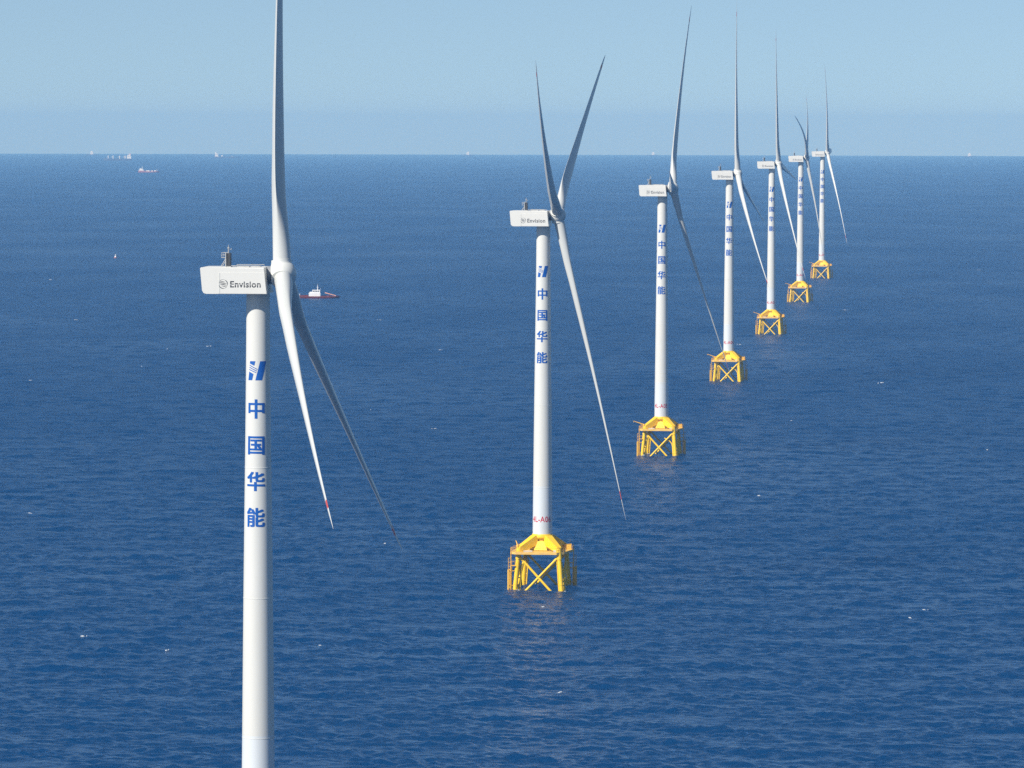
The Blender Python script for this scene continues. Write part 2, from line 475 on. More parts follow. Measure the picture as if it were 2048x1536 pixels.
def font_polys(body, size, offset=0.0, spacing=1.0, sx=1.0):
    cu = bpy.data.curves.new('lettering_outline', 'FONT')
    cu.body = body
    cu.size = size
    cu.offset = offset
    cu.space_character = spacing
    cu.align_x = 'CENTER'
    cu.resolution_u = 3
    o = bpy.data.objects.new('lettering_outline', cu)
    COL.objects.link(o)
    dg = bpy.context.evaluated_depsgraph_get()
    ev = o.evaluated_get(dg)
    me = ev.to_mesh()
    out = ([(v.co.x * sx, v.co.y) for v in me.vertices], [tuple(p.vertices) for p in me.polygons])
    ev.to_mesh_clear()
    bpy.data.objects.remove(o)
    bpy.data.curves.remove(cu)
    return out

def emblem_polys():
    P = []
    P.append([(0.43, 0), (0.785, 0), (1.03, 1), (0.68, 1)])
    P.append([(0, 0), (0.258, 0), (0.335, 0.33), (0.065, 0.46)])
    P.append([(0.098, 0.88), (0.375, 0.76), (0.435, 1), (0.125, 1)])
    for i in range(3):
        x0, y0, x1, y1 = 0.086 - 0.012 * i, 0.80 - 0.115 * i, 0.535 - 0.027 * i, 0.575 - 0.085 * i
        P.append([(x0, y0 - 0.028), (x1, y1 - 0.022), (x1 + 0.005, y1 + 0.018), (x0 + 0.004, y0 + 0.02)])
    S = 3.15
    return [([((x - 0.5) * S, (y - 0.5) * S) for x, y in p], [tuple(range(len(p)))]) for p in P]

BOLD = ((0, 0), (0.03, 0.016), (-0.03, -0.016), (0.03, -0.016), (-0.03, 0.016))     # layers that make the strokes bold
CACHE = {}
def shared(name, make):
    if name not in CACHE: CACHE[name] = make()
    return CACHE[name]

def make_tower():
    bm = bmesh.new()
    zs = []
    for (z0, _), (z1, _) in zip(TOWER_PROF[:-1], TOWER_PROF[1:]):
        n = max(1, int((z1 - z0) / 4))
        zs += [z0 + (z1 - z0) * k / n for k in range(n)]
    zs.append(TOWER_PROF[-1][0])
    lathe(bm, [(tower_r(z), z) for z in zs], 96)
    return mesh_from('tower', bm, TOWER, True)

def ring_mesh(z):
    bm = bmesh.new()
    r = tower_r(z)
    lathe(bm, [(r - 0.02, z - 0.09), (r + 0.022, z - 0.07), (r + 0.022, z + 0.07), (r - 0.02, z + 0.09)], 96, cap=False)
    return mesh_from('flange_ring', bm, WHITE, True)

def make_nacelle():
    """box with slanted ends, long axis x, seen from -y; z relative to the shaft"""
    bm = bmesh.new()
    W = 4.3
    prof = [(-9.05, 2.15), (-8.92, 2.33), (-8.7, 2.36), (1.45, 2.36), (1.97, -1.98), (-8.0, -1.98), (-8.45, -1.86), (-8.72, -1.45)]
    a = [bm.verts.new((x, -W, z)) for x, z in prof]
    b = [bm.verts.new((x, W, z)) for x, z in prof]
    bm.faces.new(a)
    bm.faces.new(b[::-1])
    n = len(prof)
    for k in range(n):
        bm.faces.new((a[k], b[k], b[(k + 1) % n], a[(k + 1) % n]))
    top = [e for e in bm.edges if abs(e.verts[0].co.y - e.verts[1].co.y) < 1e-4 and min(v.co.z for v in e.verts) > 2.2]
    bmesh.ops.bevel(bm, geom=top, offset=0.32, segments=3, affect='EDGES', profile=0.5, clamp_overlap=True)
    return mesh_from('nacelle', bm, NACELLE, True)

def make_side_panel():
    bm = bmesh.new()
    for x0, x1 in ((-5.75, 1.55),):
        hexa(bm, [(x0, -4.335, -1.93), (x1 + 0.36, -4.335, -1.93), (x1, -4.335, 1.55), (x0, -4.335, 1.55)],
             [(x0, -4.25, -1.93), (x1 + 0.36, -4.25, -1.93), (x1, -4.25, 1.55), (x0, -4.25, 1.55)])
    bevel(bm, 0.02, 1)
    return mesh_from('side_panel', bm, NACELLE)

def make_seam():
    bm = bmesh.new()
    box(bm, -6.0, -5.8, -4.34, -4.25, -1.9, 1.5)
    bevel(bm, 0.03, 1)
    return mesh_from('seam_cover', bm, WHITE)

def make_cooler():
    bm = bmesh.new()
    box(bm, -4.98, -4.35, -2.3, -0.5, 2.55, 4.65)
    bevel(bm, 0.03, 1)
    for k in range(14):
        z = 2.65 + k * 0.145
        box(bm, -5.0, -4.33, -2.32, -0.48, z, z + 0.03)
    return mesh_from('cooler', bm, DARK)

def make_cooler_frame():
    bm = bmesh.new()
    ya, yb = -2.42, -0.38
    for y in (ya, yb):
        box(bm, -5.12, -4.98, y - 0.07, y + 0.07, 2.3, 4.75)
        tube(bm, (-5.9, y, 2.36), (-5.1, y, 3.7), 0.05, n=8)
        tube(bm, (-5.75, y, 3.95), (-5.75, y, 4.75), 0.035, n=6)
    box(bm, -5.8, -5.0, ya, yb, 3.88, 3.95)
    for z in (4.35, 4.72):
        tube(bm, (-5.75, ya, z), (-5.75, yb, z), 0.035, n=6)
        for y in (ya, yb): tube(bm, (-5.75, y, z), (-5.05, y, z), 0.035, n=6)
    box(bm, -5.2, -4.2, ya, yb, 2.36, 2.5)
    return mesh_from('cooler_frame', bm, STEEL)

def make_mast():
    bm = bmesh.new()
    tube(bm, (-4.7, -1.6, 4.65), (-4.7, -1.6, 5.7), 0.1, 0.07, 8)
    tube(bm, (-4.7, -1.6, 5.7), (-4.7, -1.6, 6.05), 0.05, 0.03, 8)
    tube(bm, (-4.7, -1.6, 5.25), (-4.25, -1.6, 5.25), 0.035, n=6)
    tube(bm, (-4.25, -1.6, 5.2), (-4.25, -1.6, 5.5), 0.05, n=6)
    box(bm, -4.86, -4.56, -1.76, -1.44, 5.4, 5.62)
    return mesh_from('weather_mast', bm, STEEL)

def make_roof_rail():
    bm = bmesh.new()
    for y in (-3.5, 3.5):
        polytube(bm, [(-4.0, y, 2.36), (-4.0, y, 2.62), (0.6, y, 2.62), (0.6, y, 2.36)], 0.05, 6)
    box(bm, -3.2, -1.2, -2.2, -0.4, 2.3, 2.52)
    box(bm, -0.9, 0.3, 0.6, 2.0, 2.3, 2.5)
    bevel(bm, 0.02, 1)
    return mesh_from('roof_hatch', bm, STEEL)

def make_nacelle_name():
    vs, fs = font_polys('Envision', 1.3, 0.03, 1.06, 1.0)
    w = max(v[0] for v in vs) - min(v[0] for v in vs)
    k = 5.05 / w
    bm = bmesh.new()
    b = [bm.verts.new((x * k - 1.55, -4.345, y * k * 0.98 - 0.88)) for x, y in vs]
    for f in fs:
        try: bm.faces.new([b[i] for i in f])
        except ValueError: pass
    for z in (-0.51, -0.43):     # the thin white cut through the letters
        bmesh.ops.bisect_plane(bm, geom=bm.verts[:] + bm.edges[:] + bm.faces[:], plane_co=(0, 0, z), plane_no=(0, 0, 1))
    dead = [f for f in bm.faces if -0.51 < f.calc_center_median().z < -0.43]
    bmesh.ops.delete(bm, geom=dead, context='FACES')
    me = bpy.data.meshes.new('nacelle_name')
    bm.to_mesh(me); bm.free()
    me.materials.append(GREY)
    return me

def make_nacelle_logo():
    """round emblem of swooping bands"""
    bm = bmesh.new()
    cx, cz, R = -5.23, -0.35, 0.77
    def strip(up_pts, lo_pts):
        n = len(up_pts)
        a = [bm.verts.new((cx + x * R, -4.345, cz + z * R)) for x, z in up_pts]
        b = [bm.verts.new((cx + x * R, -4.345, cz + z * R)) for x, z in lo_pts]
        for i in range(n - 1):
            bm.faces.new((a[i], a[i + 1], b[i + 1], b[i]))
    def arc(a0, a1, r0, w):
        u, lo = [], []
        for k in range(13):
            t = k / 12
            a = math.radians(a0 + (a1 - a0) * t)
            h = w * math.sin(math.pi * min(max(t, 0.03), 0.97)) ** 0.7
            u.append(((r0 + h / 2) * math.cos(a), (r0 + h / 2) * math.sin(a)))
            lo.append(((r0 - h / 2) * math.cos(a), (r0 - h / 2) * math.sin(a)))
        strip(u, lo)
    arc(70, -20, 0.93, 0.17)
    arc(190, 285, 0.93, 0.17)
    arc(70, 160, 0.95, 0.06)
    arc(-110, -20, 0.95, 0.06)
    def swoosh(z0, amp, w, x0, x1):
        u, lo = [], []
        for k in range(17):
            t = k / 16
            x = x0 + (x1 - x0) * t
            z = z0 + amp * math.sin((t - 0.5) * 2.2)
            h = w * (0.15 + 0.85 * math.sin(math.pi * t) ** 0.8)
            u.append((x, z + h / 2)); lo.append((x, z - h / 2))
        strip(u, lo)
    swoosh(0.50, -0.10, 0.13, -0.72, 0.45)
    swoosh(0.20, -0.16, 0.16, -0.95, 0.78)
    swoosh(-0.12, -0.16, 0.17, -0.85, 0.9)
    swoosh(-0.48, -0.12, 0.13, -0.45, 0.72)
    me = bpy.data.meshes.new('nacelle_logo')
    bm.to_mesh(me); bm.free()
    me.materials.append(GREY)
    return me

# ---- rotor
def rotor_frame(psi, tau):
    a = Vector((math.cos(psi) * math.cos(tau), math.sin(psi) * math.cos(tau), math.sin(tau)))
    u = Vector((-math.cos(psi) * math.sin(tau), -math.sin(psi) * math.sin(tau), math.cos(tau)))
    h = Vector((-math.sin(psi), math.cos(psi), 0))
    return a, u, h
HUB_OUT = 4.03
TAU = math.radians(5.0)

CH_S = [0.0, 0.03, 0.08, 0.13, 0.18, 0.23, 0.30, 0.40, 0.50, 0.60, 0.70, 0.80, 0.90, 0.95, 0.98, 1.0]
CHORD = [2.98, 2.98, 3.15, 3.75, 4.30, 4.40, 4.10, 3.50, 2.95, 2.45, 2.05, 1.65, 1.22, 0.92, 0.58, 0.12]
THICK = [2.98, 2.97, 2.80, 2.50, 2.22, 1.96, 1.80, 1.42, 1.07, 0.82, 0.62, 0.45, 0.28, 0.18, 0.10, 0.03]
TWIST = [12, 12, 11.5, 11, 10, 9.5, 9, 8.4, 7.8, 7.2, 6.2, 5, 4, 3.5, 3.5, 3.5]

def make_blade(a, u, h, hub, th, R, c1, c2, pitch_add=0.0):
    bm = bmesh.new()
    rad = u * math.cos(th) + h * math.sin(th)
    t = h * math.cos(th) - u * math.sin(th)
    NS, NP = 72, 40
    s0 = 1.9 / R
    rings = []
    ss = []
    for i in range(NS):
        f = i / (NS - 1)
        ss.append(s0 + (1 - s0) * f)
    for s in ss:
        c = float(np.interp(s, CH_S, CHORD)); tk = float(np.interp(s, CH_S, THICK))
        be = math.radians(float(np.interp(s, CH_S, TWIST)) + pitch_add)
        round_ = float(np.clip((s - 0.03) / 0.15, 0, 1))
        round_ = round_ * round_ * (3 - 2 * round_)
        ctr = hub + rad * (R * s) + a * (c1 * s + c2 * s * s)
        cd = t * math.cos(be) + a * math.sin(be)       # towards the leading edge
        td = a * math.cos(be) - t * math.sin(be)       # pressure side (upwind)
        ring = []
        for k in range(NP):
            q = 2 * math.pi * k / NP
            xc, yc = math.cos(q) * 0.5, math.sin(q) * 0.5            # circle / ellipse
            xx = (1 - math.cos(q)) / 2                               # 0 at LE .. 1 at TE
            th_ = 5 * (0.2969 * math.sqrt(max(xx, 0)) - 0.126 * xx - 0.3516 * xx ** 2 + 0.2843 * xx ** 3 - 0.1015 * xx ** 4)
            sign = 1 if math.sin(q) >= 0 else -1
            camber = 0.10 * (xx * (1 - xx)) * (-1)
            af_x = (0.33 - xx)
            af_y = sign * th_ * (1.2 if sign < 0 else 0.6)
            px = (1 - round_) * xc * c + round_ * af_x * c
            py = (1 - round_) * yc * tk + round_ * (af_y * tk + camber * c)
            ring.append(bm.verts.new(ctr + cd * px + td * py))
        rings.append(ring)
    for i in range(NS - 1):
        sm = (ss[i] + ss[i + 1]) / 2
        red = 0.905 < sm < 0.932
        for k in range(NP):
            f = bm.faces.new((rings[i][k], rings[i][(k + 1) % NP], rings[i + 1][(k + 1) % NP], rings[i + 1][k]))
            f.material_index = 1 if red else 0
    bm.faces.new(rings[0][::-1])
    bm.faces.new(rings[-1])
    return mesh_from('blade', bm, [BLADE, BANDRED], True)

def make_hub(a, u, h, hub, ths):
    bm = bmesh.new()
    # spinner: a body of revolution about the shaft
    prof = []
    for k in range(25):
        q = math.pi * k / 24
        x = -math.cos(q)
        prof.append((2.45 * math.sin(q) if 0 < k < 24 else 0.02, x * (2.35 if x < 0 else 2.35)))
    prof = [(r, x) for r, x in prof if x > -1.75]
    lathe(bm, prof, 56, 'X')
    M = Matrix((a, h, u)).transposed()
    for v in bm.verts: v.co = hub + M @ v.co
    for th in ths:
        rad = u * math.cos(th) + h * math.sin(th)
        n0 = len(bm.verts)
        tube(bm, hub + rad * 0.6, hub + rad * 2.12, 1.9, 1.64, 48)
        tube(bm, hub + rad * 2.04, hub + rad * 2.3, 1.66, 1.66, 48)
    return mesh_from('hub', bm, WHITE, True)

def make_neck(a, hub):
    bm = bmesh.new()
    tube(bm, hub - a * 2.9, hub - a * 1.5, 1.4, 1.5, 40)
    return mesh_from('rotor_neck', bm, NECK, True)

# ---- yellow jacket.  corner vectors of the four legs at the waterline
CORN = [Vector((5.3, -7.7, 0)), Vector((7.7, 5.3, 0)), Vector((-5.3, 7.7, 0)), Vector((-7.7, -5.3, 0))]
def leg_at(k, z):
    f = 1.0 - 0.0125 * z
    v = CORN[k] * f
    return Vector((v.x, v.y, z))

def make_leg(k):
    bm = bmesh.new()
    tube(bm, leg_at(k, -9), leg_at(k, 8.6), 0.66, 0.62, 24)
    tube(bm, leg_at(k, 8.5), leg_at(k, 11.7), 0.74, 0.74, 24)
    tube(bm, leg_at(k, 1.3), leg_at(k, 1.45), 0.70, 0.70, 24)
    return mesh_from('jacket_leg', bm, YELLOW, True)

def make_brace(k, j):
    bm = bmesh.new()
    tube(bm, leg_at(k, 9.5), leg_at(j, -3.9), 0.34, 0.34, 16)
    tube(bm, leg_at(k, 9.5), leg_at(k, 9.5).lerp(leg_at(j, -3.9), 0.10), 0.40, 0.40, 16)
    return mesh_from('cross_brace', bm, YELLOW, True)

def make_collar():
    bm = bmesh.new()
    lathe(bm, [(2.55, 13.9), (2.95, 14.35), (2.95, 15.1), (2.83, 15.3), (2.2, 15.31)], 64)
    return mesh_from('tower_collar', bm, YELLOW, True)

def make_column():
    bm = bmesh.new()
    lathe(bm, [(2.9, 10.6), (2.75, 10.9), (2.2, 13.4), (2.3, 14.0)], 8)
    # flat stiffened cover plates on the four sides between the arms
    for k in range(4):
        d = (CORN[k] + CORN[(k + 1) % 4]).normalized()
        s = Vector((-d.y, d.x, 0))
        hexa(bm, [d * 3.3 - s * 1.9 + Vector((0, 0, 10.75)), d * 3.3 + s * 1.9 + Vector((0, 0, 10.75)), d * 2.0 + s * 1.7 + Vector((0, 0, 10.75)), d * 2.0 - s * 1.7 + Vector((0, 0, 10.75))],
             [d * 2.55 - s * 1.25 + Vector((0, 0, 13.3)), d * 2.55 + s * 1.25 + Vector((0, 0, 13.3)), d * 1.9 + s * 1.2 + Vector((0, 0, 13.3)), d * 1.9 - s * 1.2 + Vector((0, 0, 13.3))])
    return mesh_from('transition_column', bm, YELLOW)

def make_arm(k):
    bm = bmesh.new()
    d = CORN[k].normalized()
    s = Vector((-d.y, d.x, 0))
    def quad(r, zt, zb, w):
        return [d * r + s * w + Vector((0, 0, zb)), d * r - s * w + Vector((0, 0, zb)), d * r - s * w + Vector((0, 0, zt)), d * r + s * w + Vector((0, 0, zt))]
    a, b, c = quad(2.35, 14.95, 12.2, 1.15), quad(3.1, 14.95, 12.0, 1.12), quad(8.25, 11.95, 10.2, 0.78)
    hexa(bm, a, b)
    vb = [bm.verts.new(p) for p in b]
    vc = [bm.verts.new(p) for p in c]
    for i in range(4): bm.faces.new((vb[i], vb[(i + 1) % 4], vc[(i + 1) % 4], vc[i]))
    bm.faces.new(vc)
    bmesh.ops.remove_doubles(bm, verts=bm.verts[:], dist=1e-4)
    inner = [f for f in bm.faces if all(any((v.co - p).length < 1e-3 for p in b) for v in f.verts)]
    bmesh.ops.delete(bm, geom=inner, context='FACES_ONLY')
    bevel(bm, 0.05, 2)
    return mesh_from('transition_arm', bm, YELLOW)

DECK_POLY = []
for k in range(4):
    ext = (9.7, 11.0, 10.9, 11.0)[k]
    d = CORN[k].normalized(); s = Vector((-d.y, d.x, 0))
    for q in (-1.3, 1.3):
        p = d * (ext - 0.9) + s * q
        DECK_POLY.append((p.x, p.y))
def make_deck():
    bm = bmesh.new()
    prism(bm, DECK_POLY, 10.32, 10.6)
    # edge beam and girders underneath
    n = len(DECK_POLY)
    inner = [(x * 0.965, y * 0.965) for x, y in DECK_POLY]
    for k in range(n):
        (x0, y0), (x1, y1) = DECK_POLY[k], DECK_POLY[(k + 1) % n]
        (i0, j0), (i1, j1) = inner[k], inner[(k + 1) % n]
        hexa(bm, [(x0, y0, 9.95), (x1, y1, 9.95), (i1, j1, 9.95), (i0, j0, 9.95)],
             [(x0, y0, 10.318), (x1, y1, 10.318), (i1, j1, 10.318), (i0, j0, 10.318)])
    for t in (-0.55, -0.2, 0.2, 0.55):
        p, q = CORN[3] * 0.85, CORN[0] * 0.85
        o = (CORN[1] - CORN[0]) * 0.43
        c = (p + q) * 0.5 + o + (q - p) * t * 0.9
        tube(bm, c - o * 0.95 + Vector((0, 0, 10.12)), c + o * 0.95 + Vector((0, 0, 10.12)), 0.18, n=6)
    return mesh_from('deck', bm, DECK)

def make_rail():
    bm = bmesh.new()
    n = len(DECK_POLY)
    for k in range(n):
        a, b = Vector((*DECK_POLY[k], 10.6)) * 1.0, Vector((*DECK_POLY[(k + 1) % n], 10.6))
        a.xy *= 0.985; b.xy *= 0.985
        L = (b - a).length
        m_ = max(1, int(L / 1.7))
        for i in range(m_):
            p = a.lerp(b, i / m_)
            tube(bm, p, p + Vector((0, 0, 1.15)), 0.04, n=6)
        for zz in (0.6, 1.15):
            tube(bm, a + Vector((0, 0, zz)), b + Vector((0, 0, zz)), 0.035, n=6)
    return mesh_from('guard_rail', bm, ORANGE)

def make_landing(side):
    """boat landing: fender tubes standing in the water, stays back to the leg"""
    bm = bmesh.new()
    k = 3 if side < 0 else 1
    base = leg_at(k, 0)
    d = (CORN[3] - CORN[0]).normalized() * (1 if side < 0 else -1)
    s = Vector((-d.y, d.x, 0))
    for i, (o, q, top) in enumerate(((1.75, -1.0, 5.6), (1.75, 0.9, 5.6), (1.1, -0.55, 6.6), (1.1, 0.5, 6.6))):
        p = base + d * o + s * q
        tube(bm, Vector((p.x, p.y, -4)), Vector((p.x, p.y, top)), 0.26 if i < 2 else 0.15, n=12)
    for z in (1.1, 5.2):
        c = leg_at(k, z)
        p, q = base + d * 1.75 - s * 1.0, base + d * 1.75 + s * 0.9
        tube(bm, (p.x, p.y, z), (q.x, q.y, z), 0.08, n=8)
        for w in (p, q): tube(bm, (w.x, w.y, z), c, 0.10, n=8)
    return mesh_from('boat_landing', bm, ORANGE, True)

def make_ladder(side):
    bm = bmesh.new()
    k = 3 if side < 0 else 1
    base = leg_at(k, 0)
    d = (CORN[3] - CORN[0]).normalized() * (1 if side < 0 else -1)
    s = Vector((-d.y, d.x, 0))
    c = base + d * 1.2
    for q in (-0.35, 0.35):
        p = c + s * q
        tube(bm, (p.x, p.y, -1.5), (p.x, p.y, 11.6), 0.07, n=6)
    z = -1.0
    while z < 11.4:
        a, b = c - s * 0.35, c + s * 0.35
        tube(bm, (a.x, a.y, z), (b.x, b.y, z), 0.035, n=5)
        z += 0.35
    for z in (4.0, 5.2, 6.4, 7.6, 8.8):            # safety cage hoops
        pts = [c + s * (0.5 * math.cos(t)) + d * (0.15 + 0.65 * math.sin(t)) + Vector((0, 0, z)) for t in [math.pi * i / 8 for i in range(9)]]
        polytube(bm, pts, 0.03, 5)
    for t in (0.25, 0.5, 0.75):
        t *= math.pi
        p = c + s * (0.5 * math.cos(t)) + d * (0.15 + 0.65 * math.sin(t))
        tube(bm, (p.x, p.y, 4.0), (p.x, p.y, 8.8), 0.025, n=5)
    return mesh_from('ladder', bm, ORANGE)

def make_landing_stage(side):
    """small resting platform half way up the ladder"""
    bm = bmesh.new()
    k = 3 if side < 0 else 1
    d = (CORN[3] - CORN[0]).normalized() * (1 if side < 0 else -1)
    s = Vector((-d.y, d.x, 0))
    c = leg_at(k, 6.6) + d * 1.0
    lo = [c - s * 1.1 - d * 0.5, c + s * 1.1 - d * 0.5, c + s * 1.1 + d * 0.8, c - s * 1.1 + d * 0.8]
    hexa(bm, lo, [p + Vector((0, 0, 0.12)) for p in lo])
    for i in range(4):
        p, q = lo[i], lo[(i + 1) % 4]
        tube(bm, p, p + Vector((0, 0, 1.2)), 0.035, n=5)
        if i: tube(bm, p + Vector((0, 0, 1.2)), q + Vector((0, 0, 1.2)), 0.03, n=5)
    return mesh_from('resting_platform', bm, ORANGE)

def make_tube_beside(k, off, top, r):
    bm = bmesh.new()
    a, b = leg_at(k, -5) + Vector(off), leg_at(k, top) + Vector(off)
    tube(bm, a, b, r, n=12)
    for z in (1.2, top * 0.45, top - 0.5):
        tube(bm, leg_at(k, z) + Vector(off), leg_at(k, z), r * 0.6, n=8)
    return mesh_from('cable_tube', bm, YELLOW, True)

def make_bent_tube():
    """cable tube that bends from beside the near leg up towards the deck's middle"""
    bm = bmesh.new()
    p0 = leg_at(0, -4) + Vector((-0.9, 0.5, 0))
    p1 = leg_at(0, 3.6) + Vector((-0.9, 0.5, 0))
    pts = [p0, p1]
    for t in [i / 8 for i in range(1, 9)]:
        pts.append(p1 + Vector((-3.2 * t * t, 1.0 * t, 4.6 * t * (1 - 0.25 * t))))
    polytube(bm, pts, 0.2, 10)
    return mesh_from('bent_cable_tube', bm, YELLOW, True)

def make_crane(stowed):
    bm = bmesh.new()
    c = Vector((-7.0, -4.6, 10.6))
    tube(bm, c, c + Vector((0, 0, 1.5)), 0.3, 0.26, 12)
    tube(bm, c + Vector((0, 0, 1.4)), c + Vector((0, 0, 1.9)), 0.42, 0.36, 12)
    if stowed:
        tube(bm, c + Vector((0, 0, 1.7)), c + Vector((-0.5, 1.2, 3.0)), 0.16, 0.1, 10)
    else:
        tube(bm, c + Vector((1.0, 0.2, 1.35)), c + Vector((-4.2, -0.6, 3.1)), 0.24, 0.13, 10)
        tube(bm, c + Vector((-0.1, 0, 0.9)), c + Vector((-1.7, -0.25, 2.2)), 0.09, n=8)
        tube(bm, c + Vector((-4.1, -0.58, 3.05)), c + Vector((-4.1, -0.58, 2.5)), 0.05, n=6)
    return mesh_from('davit_crane', bm, ORANGE, True)

def make_cover():
    bm = bmesh.new()
    box(bm, -5.4, -2.9, -6.6, -5.2, 10.602, 10.95)
    bevel(bm, 0.04, 1)
    return mesh_from('deck_cover', bm, PALE)

def make_chest():
    bm = bmesh.new()
    box(bm, 3.0, 3.9, -6.9, -6.2, 10.602, 11.2)
    bevel(bm, 0.04, 1)
    return mesh_from('deck_chest', bm, PALE)

def make_locker():
    bm = bmesh.new()
    box(bm, 6.2, 8.2, 2.6, 4.2, 10.602, 12.0)
    box(bm, 6.1, 8.3, 2.5, 4.3, 12.0, 12.1)
    tube(bm, (7.9, 4.6, 10.6), (7.9, 4.6, 13.4), 0.06, n=6)
    bevel(bm, 0.03, 1)
    return mesh_from('deck_locker', bm, ORANGE)

POS = [(-41.8292, 807.9438), (8.633, 1369.2015), (58.6112, 1920.7112), (109.5816, 2479.7351), (160.2648, 3036.4699), (210.9664, 3596.0022), (261.7908, 4150.6001)]
ZH = [104.6, 103.94, 104.2, 104.46, 105.11, 105.13, 105.55]
TH = [(6.1, -113.9, 126.1), (-61.1, 58.9, 178.9), (34.5, 154.5, -85.5), (-11.6, -131.6, 108.4), (-22.4, -142.4, 97.6), (-66.4, 53.6, 173.6), (-31.7, -151.7, 88.3)]
PSI = [-4.25, -6.51, -5.93, -4.74, -5.15, -5.01, -4.85]
CB = [[(4.25, 3.58), (12.35, 2.16), (7.69, 0.74)], [(2.94, 2.83), (9.2, 1.01), (13.37, -1.49)], [(7.28, 2.92), (13.3, 1.57), (6.5, -0.9)],
      [(6.29, 1.21), (10.27, 3.59), (7.16, 1.97)], [(5.89, 0.57), (9.9, 2.63), (8.12, -1.0)], [(7.82, -11.87), (6.36, -4.54), (10.22, -3.98)],
      [(8.47, -3.82), (13.51, -2.52), (9.38, -8.72)]]
RAD = [90.1, 86.7, 87.3, 88.6, 89.6, 78.0, 88.1]
NUM = [None, '4L-A06', '4L-A05', '4L-A04', '4L-A03', '4L-A02', '4L-A01']
LABELS = [
    'nearest and largest white turbine, tower running off below and upper blade off above',
    'white turbine lettered A06 on yellow jacket, two blades in a V and one hanging',
    'white turbine lettered A05 on yellow jacket, one blade foreshortened to a stub before its hub',
    'white turbine lettered A04 on yellow jacket, fourth along the row, upper blade nearly vertical',
    'white turbine fifth along the row, just beyond the one lettered A04',
    'white turbine second from the far end, two raised blades close together, one hooked left',
    'farthest and smallest white turbine, at the right end of the row',
]

def build_turbine(i):
    x, y = POS[i]
    sc = ZH[i] / HUB_Z
    root = empty('wind_turbine', (x, y, drop(x, y)), 0, sc)
    tag(root, LABELS[i], 'wind turbine', 'row of offshore wind turbines')
    def part(name, key, make, parent=root, **kw):
        return link(name, shared(key, make), parent, **kw)
    # tower with its lettering
    tw = part('tower', 'tower', make_tower)
    for z in (28.4, 51.6, 73.2):
        part('flange_ring', 'ring%g' % z, lambda z=z: ring_mesh(z), tw)
    link('emblem', shared('emblem', lambda: wrap_on_tower('emblem', emblem_polys(), 89.25, -4.0, BLUE)), tw)
    for (ch, (vs, fs)), zc, az in zip(GLYPHS.items(), (82.95, 77.0, 71.0, 65.05), (-6.4, -7.4, -8.8, -10.0)):
        K = 3.35
        link('character', shared('ch' + ch, lambda: wrap_on_tower('character', [([((a + p) * K, (b + q) * K) for a, b in vs], fs) for p, q in BOLD], zc, az, BLUE, layer=0.004)), tw)
    if NUM[i]:
        link('tower_number', wrap_on_tower('tower_number', [font_polys(NUM[i], 2.25, 0.035, 1.1, 0.82)], 18.75, -7.5, RED), tw)
    # nacelle
    psi = math.radians(PSI[i])
    nc = part('nacelle', 'nacelle', make_nacelle, loc=(0, 0, HUB_Z - 0.85), rot=(0, 0, psi))
    for nm, mk in (('side_panel', make_side_panel), ('seam_cover', make_seam), ('cooler', make_cooler), ('cooler_frame', make_cooler_frame),
                   ('weather_mast', make_mast), ('roof_hatch', make_roof_rail), ('nacelle_name', make_nacelle_name), ('nacelle_logo', make_nacelle_logo)):
        part(nm, nm, mk, nc)
    # rotor
    a, u, h = rotor_frame(psi, TAU)
    hub = Vector((0, 0, HUB_Z)) + a * HUB_OUT
    ths = [math.radians(t) for t in TH[i]]
    link('rotor_neck', make_neck(a, hub), root)
    link('hub', make_hub(a, u, h, hub, ths), root)
    for th, (c1, c2) in zip(ths, CB[i]):
        link('blade', make_blade(a, u, h, hub, th, RAD[i] / sc, c1, c2), root)
    # jacket
    part('tower_collar', 'collar', make_collar)
    part('transition_column', 'column', make_column)
    for k in range(4):
        part('transition_arm', 'arm%d' % k, lambda: make_arm(k))
        part('jacket_leg', 'leg%d' % k, lambda: make_leg(k))
        part('cross_brace', 'br%d' % k, lambda: make_brace(k, (k + 1) % 4))
        part('cross_brace', 'brr%d' % k, lambda: make_brace((k + 1) % 4, k))
    dk = part('deck', 'deck', make_deck)
    part('guard_rail', 'rail', make_rail, dk)
    part('deck_cover', 'cover', make_cover, dk)
    part('deck_chest', 'chest', make_chest, dk)
    part('deck_locker', 'locker', make_locker, dk)
    for sd_ in (-1, 1):
        ld = part('boat_landing', 'land%d' % sd_, lambda: make_landing(sd_))
        part('ladder', 'ladder%d' % sd_, lambda: make_ladder(sd_), ld)
        part('resting_platform', 'stage%d' % sd_, lambda: make_landing_stage(sd_), ld)
    part('cable_tube', 'ct1', lambda: make_tube_beside(0, (0.95, 0.7, 0), 5.2, 0.24))
    part('cable_tube', 'ct2', lambda: make_tube_beside(0, (-0.75, -0.1, 0), 8.0, 0.14))
    part('cable_tube', 'ct3', lambda: make_tube_beside(2, (0.85, -0.4, 0), 7.5, 0.18))
    part('cable_tube', 'ct4', lambda: make_tube_beside(3, (1.3, 0.6, 0), 7.2, 0.26))
    if i >= 2: part('bent_cable_tube', 'bent', make_bent_tube)
    part('davit_crane', 'crane%d' % (i < 2), lambda: make_crane(i < 2))
    return root

for i in range(7):
    build_turbine(i)

